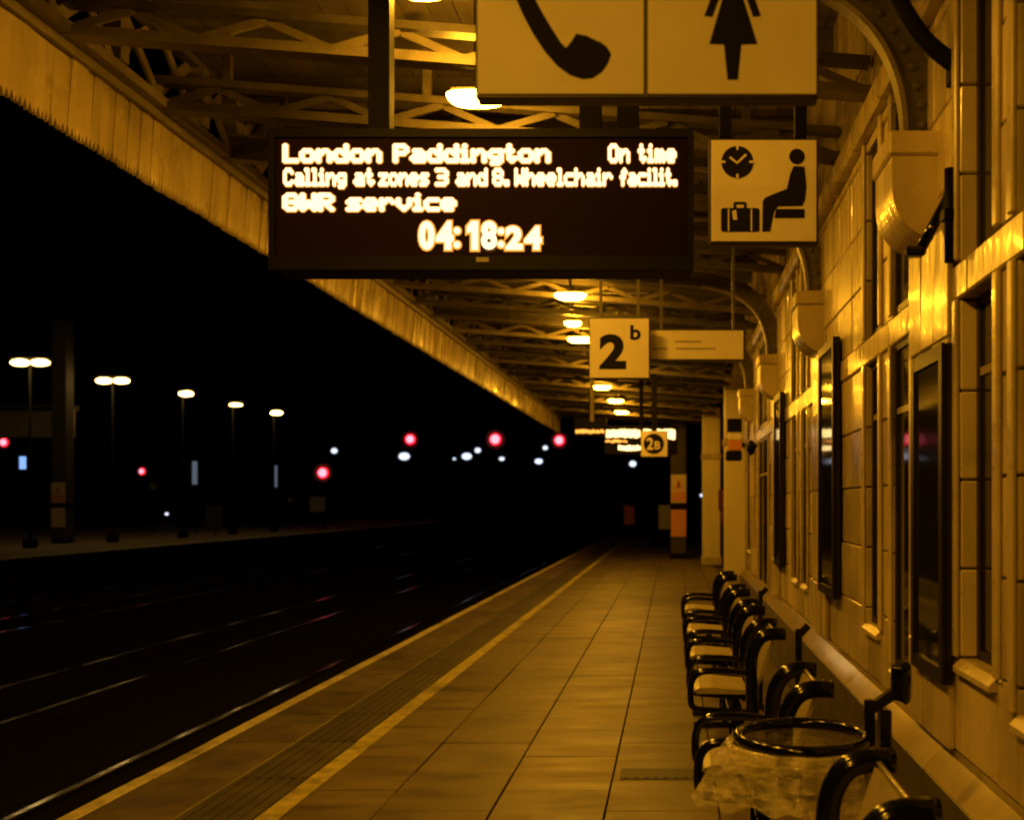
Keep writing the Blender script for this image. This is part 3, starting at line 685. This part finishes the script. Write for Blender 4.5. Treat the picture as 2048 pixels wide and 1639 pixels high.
def rows(t, D, spec, m):
    l = t.location
    for (x0, x1, y0, y1) in spec:
        a = P(x0, y1, D); b = P(x1, y0, D); mb = MB(); n = max(2, int((x1-x0)/4)); w = (b[0]-a[0])/n
        for k in range(n):
            h = random.uniform(0.0, 0.03); mb.box(a[0]-l[0]+k*w, a[0]-l[0]+(k+0.92)*w, -0.008, -0.001, a[2]-l[2]+h, b[2]-l[2]-random.uniform(0, 0.03))
        mb.build('text_line', m, t)
D7 = 19.5
t = thing('departure_board', 'distant lit departure board behind the round 2B sign', 'departure board', (P(1282, 908, D7)[0], D7, P(0, 908, D7)[2]), 'departure boards')
local_box(t, 1208, 1354, 850, 908, D7, D7, D7+0.2, 0.01).build('case', 'case_black', t)
rows(t, D7, [(1212, 1280, 857, 876), (1286, 1350, 857, 879), (1236, 1281, 889, 902)], 'led_far'); rows(t, D7, [(1196+14, 1254, 878, 886)], 'led_far_orange')
MB().box(-0.04, 0.04, 0.05, 0.13, 0.56, 4.70 - t.location[2]).build('hanger', 'post_dark', t)
D8 = 23.0
t = thing('departure_board', 'farthest departure board with one orange line, left of the round 2B sign', 'departure board', (P(1180, 870, D8)[0], D8, P(0, 870, D8)[2]), 'departure boards')
local_box(t, 1147, 1212, 834, 872, D8, D8, D8+0.2, 0.01).build('case', 'case_black', t)
rows(t, D8, [(1151, 1209, 858, 867)], 'led_far_orange')
MB().box(-0.04, 0.04, 0.05, 0.13, 0.44, 4.70 - t.location[2]).build('hanger', 'post_dark', t)

# ================================================================== platform seats
def seat(y, lab):
    t = thing('waiting_chair', lab, 'chair', (0, y, 0), 'chairs along the tiled wall')
    sw = 0.25
    for s in (-sw, sw):
        hk = MB().tube(bez([(0.475,s,0.36),(0.465,s,0.50),(0.462,s,0.65),(0.475,s,0.75),(0.515,s,0.82),(0.575,s,0.848),(0.665,s,0.85)], 4), 0.037, 14).build('back_frame', 'seat_black', t, True)
        MB().tube(bez([(0.47,s,0.615),(0.33,s,0.63),(0.20,s,0.63),(0.135,s,0.605),(0.108,s,0.55),(0.105,s,0.46),(0.125,s,0.415),(0.2,s,0.40),(0.46,s,0.385)], 4), 0.019, 10).build('armrest', 'seat_black', t, True)
    pr = [(0.145,0.492),(0.125,0.500),(0.13,0.514),(0.16,0.526),(0.24,0.530),(0.34,0.520),(0.44,0.512),(0.44,0.488),(0.33,0.490)]
    MB().prism(pr, lambda u, v, q: (u, -sw+0.025+q, v), 2*sw-0.05).build('seat_pan', 'seat_panel', t)
    MB().prism([(0.485,0.50),(0.50,0.50),(0.555,0.66),(0.612,0.835),(0.598,0.84),(0.54,0.67)], lambda u, v, q: (u, -sw+0.036+q, v), 2*sw-0.072).build('backrest', 'seat_panel', t)
    MB().tube([(0.612,-sw+0.03,0.85),(0.612,sw-0.03,0.85)], 0.008, 8).build('top_rail', 'pale_metal', t, True)
    MB().cbox(0.34, 0.42, -sw-0.06, sw+0.06, 0.33, 0.39, 0.008).build('beam', 'seat_black', t)
    for s in (-0.2, 0.2):
        MB().box(0.355, 0.405, s-0.022, s+0.022, 0.03, 0.331).build('leg', 'seat_black', t)
        MB().cbox(0.15, 0.62, s-0.03, s+0.03, 0.0, 0.032, 0.006).build('foot', 'seat_black', t)
sl = ['nearest seat with black frame, cut off by the bottom edge', 'seat with black frame just beyond the clear bag of the hoop bin', 'third seat from the viewer along the tiled wall',
      'fourth seat from the viewer along the tiled wall', 'fifth seat from the viewer along the tiled wall', 'farthest seat of the row along the tiled wall']
for y, lb in zip((2.75, 4.40, 6.15, 7.45, 8.85, 10.6), sl): seat(y, lb)

# ================================================================== hoop bins
def hoop_bin(y, lab, bag):
    t = thing('hoop_bin', lab, 'bin', (0, y, 0), 'hoop bins along the wall')
    cx, z, r = 0.455, 0.80, 0.225
    if bag:
        ring = [(cx + r*math.cos(a), r*math.sin(a), z) for a in [2*math.pi*k/28 for k in range(29)]]
        MB().tube(ring, 0.021, 10, False).build('hoop', 'seat_black', t, True)
    MB().cbox(0.675, 0.71, -0.02, 0.02, 0.0, 0.93, 0.006).build('post', 'seat_black', t)
    MB().cbox(0.66, 0.79, -0.05, 0.05, 0.0, 0.03, 0.006).build('foot', 'seat_black', t)
    if bag:
        MB().cbox(0.725, 0.765, -0.035, 0.035, 0.56, 0.90, 0.006).build('back_plate', 'seat_black', t)
        MB().tube(bez([(0.80, 0, 0.925), (0.803, 0, 0.94), (0.803, 0, 1.04), (0.80, 0, 1.055)], 3), [0.02, 0.028, 0.034, 0.036, 0.036, 0.036, 0.036, 0.034, 0.028, 0.018], 14).build('catch', 'seat_black', t, True)
    MB().bar((0.70, 0, 0.90), (0.795 if bag else 0.745, 0, 0.965 if bag else 0.95), 0.035, 0.035).build('catch_arm', 'seat_black', t)
    if bag:
        n = 96; v = []; f = []
        prof = [(0.010,-0.019,0.1),(0.022,-0.010,0.2),(0.026,-0.022,0.3),(0.030,-0.030,0.4),(0.040,-0.06,1.0),(0.046,-0.09,1.4),(0.052,-0.12,1.8),(0.06,-0.15,2.0),(0.07,-0.18,2.2),(0.078,-0.20,2.4)]
        rnd = random.Random(5); ph = [rnd.uniform(0, 6.28) for _ in range(6)]
        for j, (dr, dz, am) in enumerate(prof):
            for k in range(n):
                a = 2*math.pi*k/n
                w = (math.sin(5*a+ph[0]) + 0.7*math.sin(9*a+ph[1]) + 0.6*math.sin(17*a+ph[2]) + 0.35*math.sin(31*a+ph[3]))
                fl = max(0, math.cos(a - math.pi*1.02))**2       # hangs wider on the track side
                rr = r + dr + 0.009*am*w*0.6 + fl*max(0, dr)*0.8
                zz = z + dz*(1 + 0.08*math.sin(3*a+ph[4])) + 0.005*am*math.sin(13*a+ph[5])
                v.append((cx + rr*math.cos(a), rr*math.sin(a), zz))
        for j in range(len(prof)-1):
            for k in range(n):
                k2 = (k+1) % n; f.append((j*n+k, j*n+k2, (j+1)*n+k2, (j+1)*n+k))
        MB().add(v, f).build('bag', 'polythene', t, True)
hoop_bin(3.52, 'black hoop bin with a clear plastic bag at the lower right', True)
hoop_bin(5.5, 'black bin post against the plinth between the second and third seats', False)
hoop_bin(7.9, 'farther black bin post half hidden behind the seats', False)

# ================================================================== wall fittings
t = thing('projecting_sign', 'small stacked dark and orange sign projecting from the far end of the tiled wall', 'sign', (XW - 0.005, 15.0, 2.20))
MB().box(-0.06, 0.0, -0.03, 0.03, 0.25, 0.32).build('arm', 'post_dark', t)
MB().cbox(-0.30, -0.061, -0.08, 0.08, 0.05, 0.20, 0.02).build('lower_box', 'case_black', t)
MB().cbox(-0.26, -0.061, -0.05, 0.05, 0.202, 0.36, 0.01).build('orange_plate', 'warning_orange', t)
MB().cbox(-0.26, -0.061, -0.05, 0.05, 0.363, 0.48, 0.01).build('cream_plate', 'sign_face', t)
MB().cbox(-0.28, -0.061, -0.07, 0.07, 0.482, 0.68, 0.01).build('cap_box', 'case_black', t)
t = thing('wall_camera', 'small dark camera on the tiled wall beyond the third poster case', 'camera', (XW - 0.005, 12.85, 2.35))
MB().box(-0.06, 0.0, -0.02, 0.02, -0.02, 0.02).build('arm', 'post_dark', t); MB().ball((-0.09, 0, -0.02), 0.075, 12, 8, 0.8, 1.3, 1.3).build('dome', 'case_black', t, True)
t = thing('bracket_rod', 'dark clamped rod leaning from the wall onto the nearest corbel', 'rod', (XW, 4.0, 2.6))
MB().tube([(-0.115, 0, 0.02), (0.01, 0, 0.26)], 0.022, 10).build('rod', 'seat_black', t, True)
MB().cbox(-0.17, -0.09, -0.03, 0.03, 0.005, 0.045, 0.01).build('clamp', 'seat_black', t)
t = thing('conduit', 'dark curved conduit pipe above the nearest corbel at the top right', 'pipe', (XW, 3.9, 3.3))
MB().tube(bez([(-0.34, 0, 0.50), (-0.22, 0, 0.28), (-0.12, 0, 0.13), (0.0, 0, 0.03), (0.05, 0, 0.01)], 5), 0.034, 12).build('pipe', 'post_dark', t, True)
MB().cbox(-0.02, 0.0, -0.06, 0.06, -0.04, 0.09, 0.005).build('wall_flange', 'post_dark', t)
t = thing('downpipe', 'short dark pipe length on the tiled wall right of the nearest corbel', 'pipe', (XW-0.03, 3.86, 2.55))
MB().tube([(0, 0, 0), (0, 0, 0.36)], 0.022, 10).build('pipe', 'case_black', t, True)
MB().box(-0.03, 0.03, -0.03, 0.03, 0.16, 0.20).build('clip', 'case_black', t)

t = thing('fire_point', 'narrow dark red fitting between the pale end piers of the building', 'fitting', (1.12, 22.6, 1.0))
MB().cbox(-0.09, 0.09, -0.06, 0.06, 0.45, 0.92, 0.02).build('box', 'dark_red', t); MB().tube([(0, 0, 0.46), (0.01, 0, 0.15), (0.05, 0, 0.0)], 0.03, 8).build('hose', 'dark_red', t, True)
MB().box(0.091, 0.329, -0.03, 0.03, 0.6, 0.66).build('wall_arm', 'post_dark', t)
# ================================================================== platform end furniture
t = thing('orange_board', 'small orange board on a post at the far end of the near platform', 'board', (P(1258, 0, 46)[0], 46, 0))
MB().cbox(-0.24, 0.24, -0.03, 0.03, 0.62, 1.46, 0.01).build('board', 'orange_board', t); MB().box(-0.03, 0.03, 0.031, 0.08, 0, 1.5).build('post', 'post_dark', t)
MB().bar((-0.6, 0.05, 1.58), (-0.02, 0.05, 1.5), 0.05, 0.05).build('arm', 'dim_grey', t)
t = thing('slim_post', 'slim dark pole standing on the platform below the round 2B sign', 'post', (P(1310, 0, 36)[0], 36, 0))
MB().tube([(0,0,0),(0,0,5.5)], [0.09, 0.06], 10).build('pole', 'post_dark', t, True); MB().cbox(-0.16,0.16,-0.16,0.16,0,0.06,0.01).build('base', 'post_dark', t)
t = thing('notice_board', 'dim notice board left of the cream column at the platform end', 'notice board', (P(1330, 0, 33)[0], 33, 0))
MB().cbox(-0.22, 0.22, -0.03, 0.03, 0.75, 1.55, 0.01).build('board', 'dim_grey', t)
for s in (-0.18, 0.18): MB().box(s-0.025, s+0.025, 0.031, 0.07, 0, 1.55).build('leg', 'post_dark', t)
t = thing('end_barrier', 'low dark fence across the end of the near platform', 'fence', (0, 47.6, 0))
for k in range(9): MB().box(-2.4 + k*0.5 - 0.03, -2.4 + k*0.5 + 0.03, -0.03, 0.03, 0, 0.5).build('post', 'post_dark', t)
MB().box(-2.43, 1.63, -0.02, 0.02, 0.501, 0.55).build('rail', 'post_dark', t)

# ================================================================== opposite platform
pn = ['double headed lamp post nearest on the opposite platform, partly above its canopy', 'second double headed lamp post on the opposite platform', 'single headed lamp post, third on the opposite platform',
      'fourth lamp post on the opposite platform, with the faintest head', 'fifth and farthest lamp post on the opposite platform']
for i, (x, y, D) in enumerate([(60,726,36),(225,762,41.3),(365,788,46.3),(465,810,51.5),(547,826,56)]):
    q = P(x, y, D)
    t = thing('platform_lamp_post', pn[i], 'lamp post', (q[0], D, 0), 'lamp posts on the opposite platform'); h = q[2]
    MB().tube([(0,0,0),(0,0,1.2),(0,0,h-0.05)], [0.08, 0.065, 0.04], 10).build('pole', 'post_dark', t, True)
    MB().cbox(-0.18,0.18,-0.18,0.18,0,0.35,0.02).build('base', 'post_dark', t)
    for s in ((-1, 1) if i < 2 else (1,)):
        cx = s*0.36 if i < 2 else 0.16
        MB().bar((0,0,h), (cx, 0, h+0.12), 0.05, 0.05).build('arm', 'post_dark', t)
        MB().cbox(cx-0.36, cx+0.36, -0.2, 0.2, h+0.145, h+0.21, 0.03).build('hood', 'post_dark', t)
        k = 0.6 if i == 3 else 1.0
        MB().ball((cx, 0, h+0.02), 0.32, 14, 8, 1.05, 0.6, 0.38*k).build('lens', 'post_lamp', t, True)
t = thing('far_canopy', 'dim canopy edge of the opposite platform at the left', 'canopy', (-24.5, 44, 4.2))
MB().cbox(-18, -0.1, -3.0, -2.8, 0.1, 1.25, 0.02).build('fascia', 'far_deck', t); MB().box(-18, -0.3, -3.3, -2.2, 1.251, 1.45).build('roof', 'far_paint', t)
for k in range(8): MB().box(-0.3 - k*1.6, -0.2 - k*1.6, -3.06, -3.002, 0.12, 1.2).build('rib', 'far_deck', t)
def simple_post(x, y, D, w, h, m, name, lab, cat, group=None):
    q = P(x, y, D); t = thing(name, lab, cat, (q[0], D, 0), group)
    MB().cbox(-w/2, w/2, -0.06, 0.06, q[2]-h/2, q[2]+h/2, 0.01).build('panel', m, t); MB().tube([(0,0.1,0),(0,0.1,q[2]+h/2)], 0.05, 8).build('post', 'post_dark', t, True)
    MB().bar((0,0.06,q[2]), (0,0.1,q[2]), 0.05, 0.05).build('bracket', 'post_dark', t)
simple_post(428, 1033, 50, 0.85, 1.15, 'far_paint', 'ticket_machine', 'dim yellowish cabinet on the opposite platform under the lamp posts', 'cabinet')
simple_post(389, 945, 52, 0.22, 1.2, 'white_dim', 'platform_totem', 'faint grey vertical panel on the opposite platform, left one', 'panel', 'faint panels across the tracks')
simple_post(550, 952, 60, 0.20, 1.3, 'white_dim', 'platform_totem', 'faint grey vertical panel across the tracks under the fifth lamp', 'panel', 'faint panels across the tracks')
simple_post(45, 925, 60, 0.34, 0.75, 'blue_screen', 'information_screen', 'small blue lit screen under the far canopy at the left', 'screen')
simple_post(305, 972, 55, 0.35, 0.35, 'dim_grey', 'small_sign', 'faint small sign right of the leftmost low red signal', 'sign', 'faint signs across the tracks')
simple_post(580, 1000, 60, 0.25, 0.2, 'dim_grey', 'small_sign', 'faint small sign on a thin post left of the lower red signal', 'sign', 'faint signs across the tracks')
simple_post(635, 1008, 60, 0.9, 0.9, 'dim_grey', 'small_sign', 'dim square plate below the lower red signal', 'sign', 'faint signs across the tracks')

# ================================================================== signals and distant lights
def signal(x, y, D, lab, r=0.30, mx=0.0):
    r *= 0.86*D/62; q = P(x, y, D); t = thing('red_signal', lab, 'signal', (q[0], D, -1.05), 'red signals'); h = q[2] + 1.05  # lens made oversize to stand in for its glare
    MB().prism([(0.62*r/0.3*math.cos(2*math.pi*k/20), 0.62*r/0.3*math.sin(2*math.pi*k/20)) for k in range(20)], lambda u, v, w: (u, 0.02 + w, h + v), 0.05).build('halo_backboard', 'halo_back', t)  # grey disc added to catch the red light as a glow ring
    MB().ball((0, 0.02, h), r*1.12, 18, 10, 1, 0.45, 1).build('lens_halo', 'red_halo', t, True)  # larger red ball built as the halo around the lens
    MB().ball((0, -0.05, h), r*0.95, 18, 10, 1, 0.45, 1).build('lens', 'red_core', t, True)
    MB().tube([(mx, 0.15, 0), (mx, 0.15, h)], 0.08, 8).build('mast', 'post_dark', t, True)
    MB().bar((0, 0.071, h), (mx, 0.15, h), 0.1, 0.1).build('mount', 'post_dark', t)
signal(820, 878, 100, 'red signal high above the tracks, leftmost of the upper three')
signal(990, 878, 36, 'red signal high above the tracks, middle of the upper three', 0.34)
signal(1118, 880, 44, 'red signal beside the end of the canopy valance', 0.30, -1.4)
signal(645, 945, 62, 'lower red signal with a small white light above it', 0.32)
signal(283, 942, 66, 'small red signal low over the opposite platform', 0.18)
signal(7, 884, 70, 'red signal at the left edge under the far canopy', 0.24)
wl = [(668,901,.20,'white light just above the lower red signal'),(808,912,.28,'white light just under the leftmost upper red signal'),(955,900,.19,'round white light left of the middle red signal'),
      (933,912,.25,'wide white light lower left of the middle red signal'),(908,917,.09,'tiny white light left of the middle red signal'),(1003,917,.14,'small white light under the middle red signal'),
      (1090,895,.16,'white light touching the red signal by the valance end'),(1077,922,.20,'white light below left of the red signal by the valance end'),(1265,927,.22,'white light under the distant departure board'),
      (1403,990,.12,'tiny white light beside the end pier of the building'),(333,1027,.11,'tiny dim white light low over the opposite platform')]
for i, (x, y, r, lab) in enumerate(wl):
    D = 70 + (i*7) % 11
    q = P(x, y, D); t = thing('yard_light', lab, 'light', (q[0], D, -1.05), 'distant white lights'); h = q[2] + 1.05
    r2 = r*D/62
    MB().ball((0, 0, h), r2, 14, 8, 1.25 if i in (1, 3, 5, 7) else 1, 0.7, 0.85).build('lens', 'white_far', t, True)
    MB().tube([(0, 0.2, 0), (0, 0.2, h + 0.1)], 0.06, 8).build('pole', 'post_dark', t, True); MB().bar((0, 0, h + r2*0.7), (0, 0.2, h + 0.1), 0.05, 0.05).build('arm', 'post_dark', t)
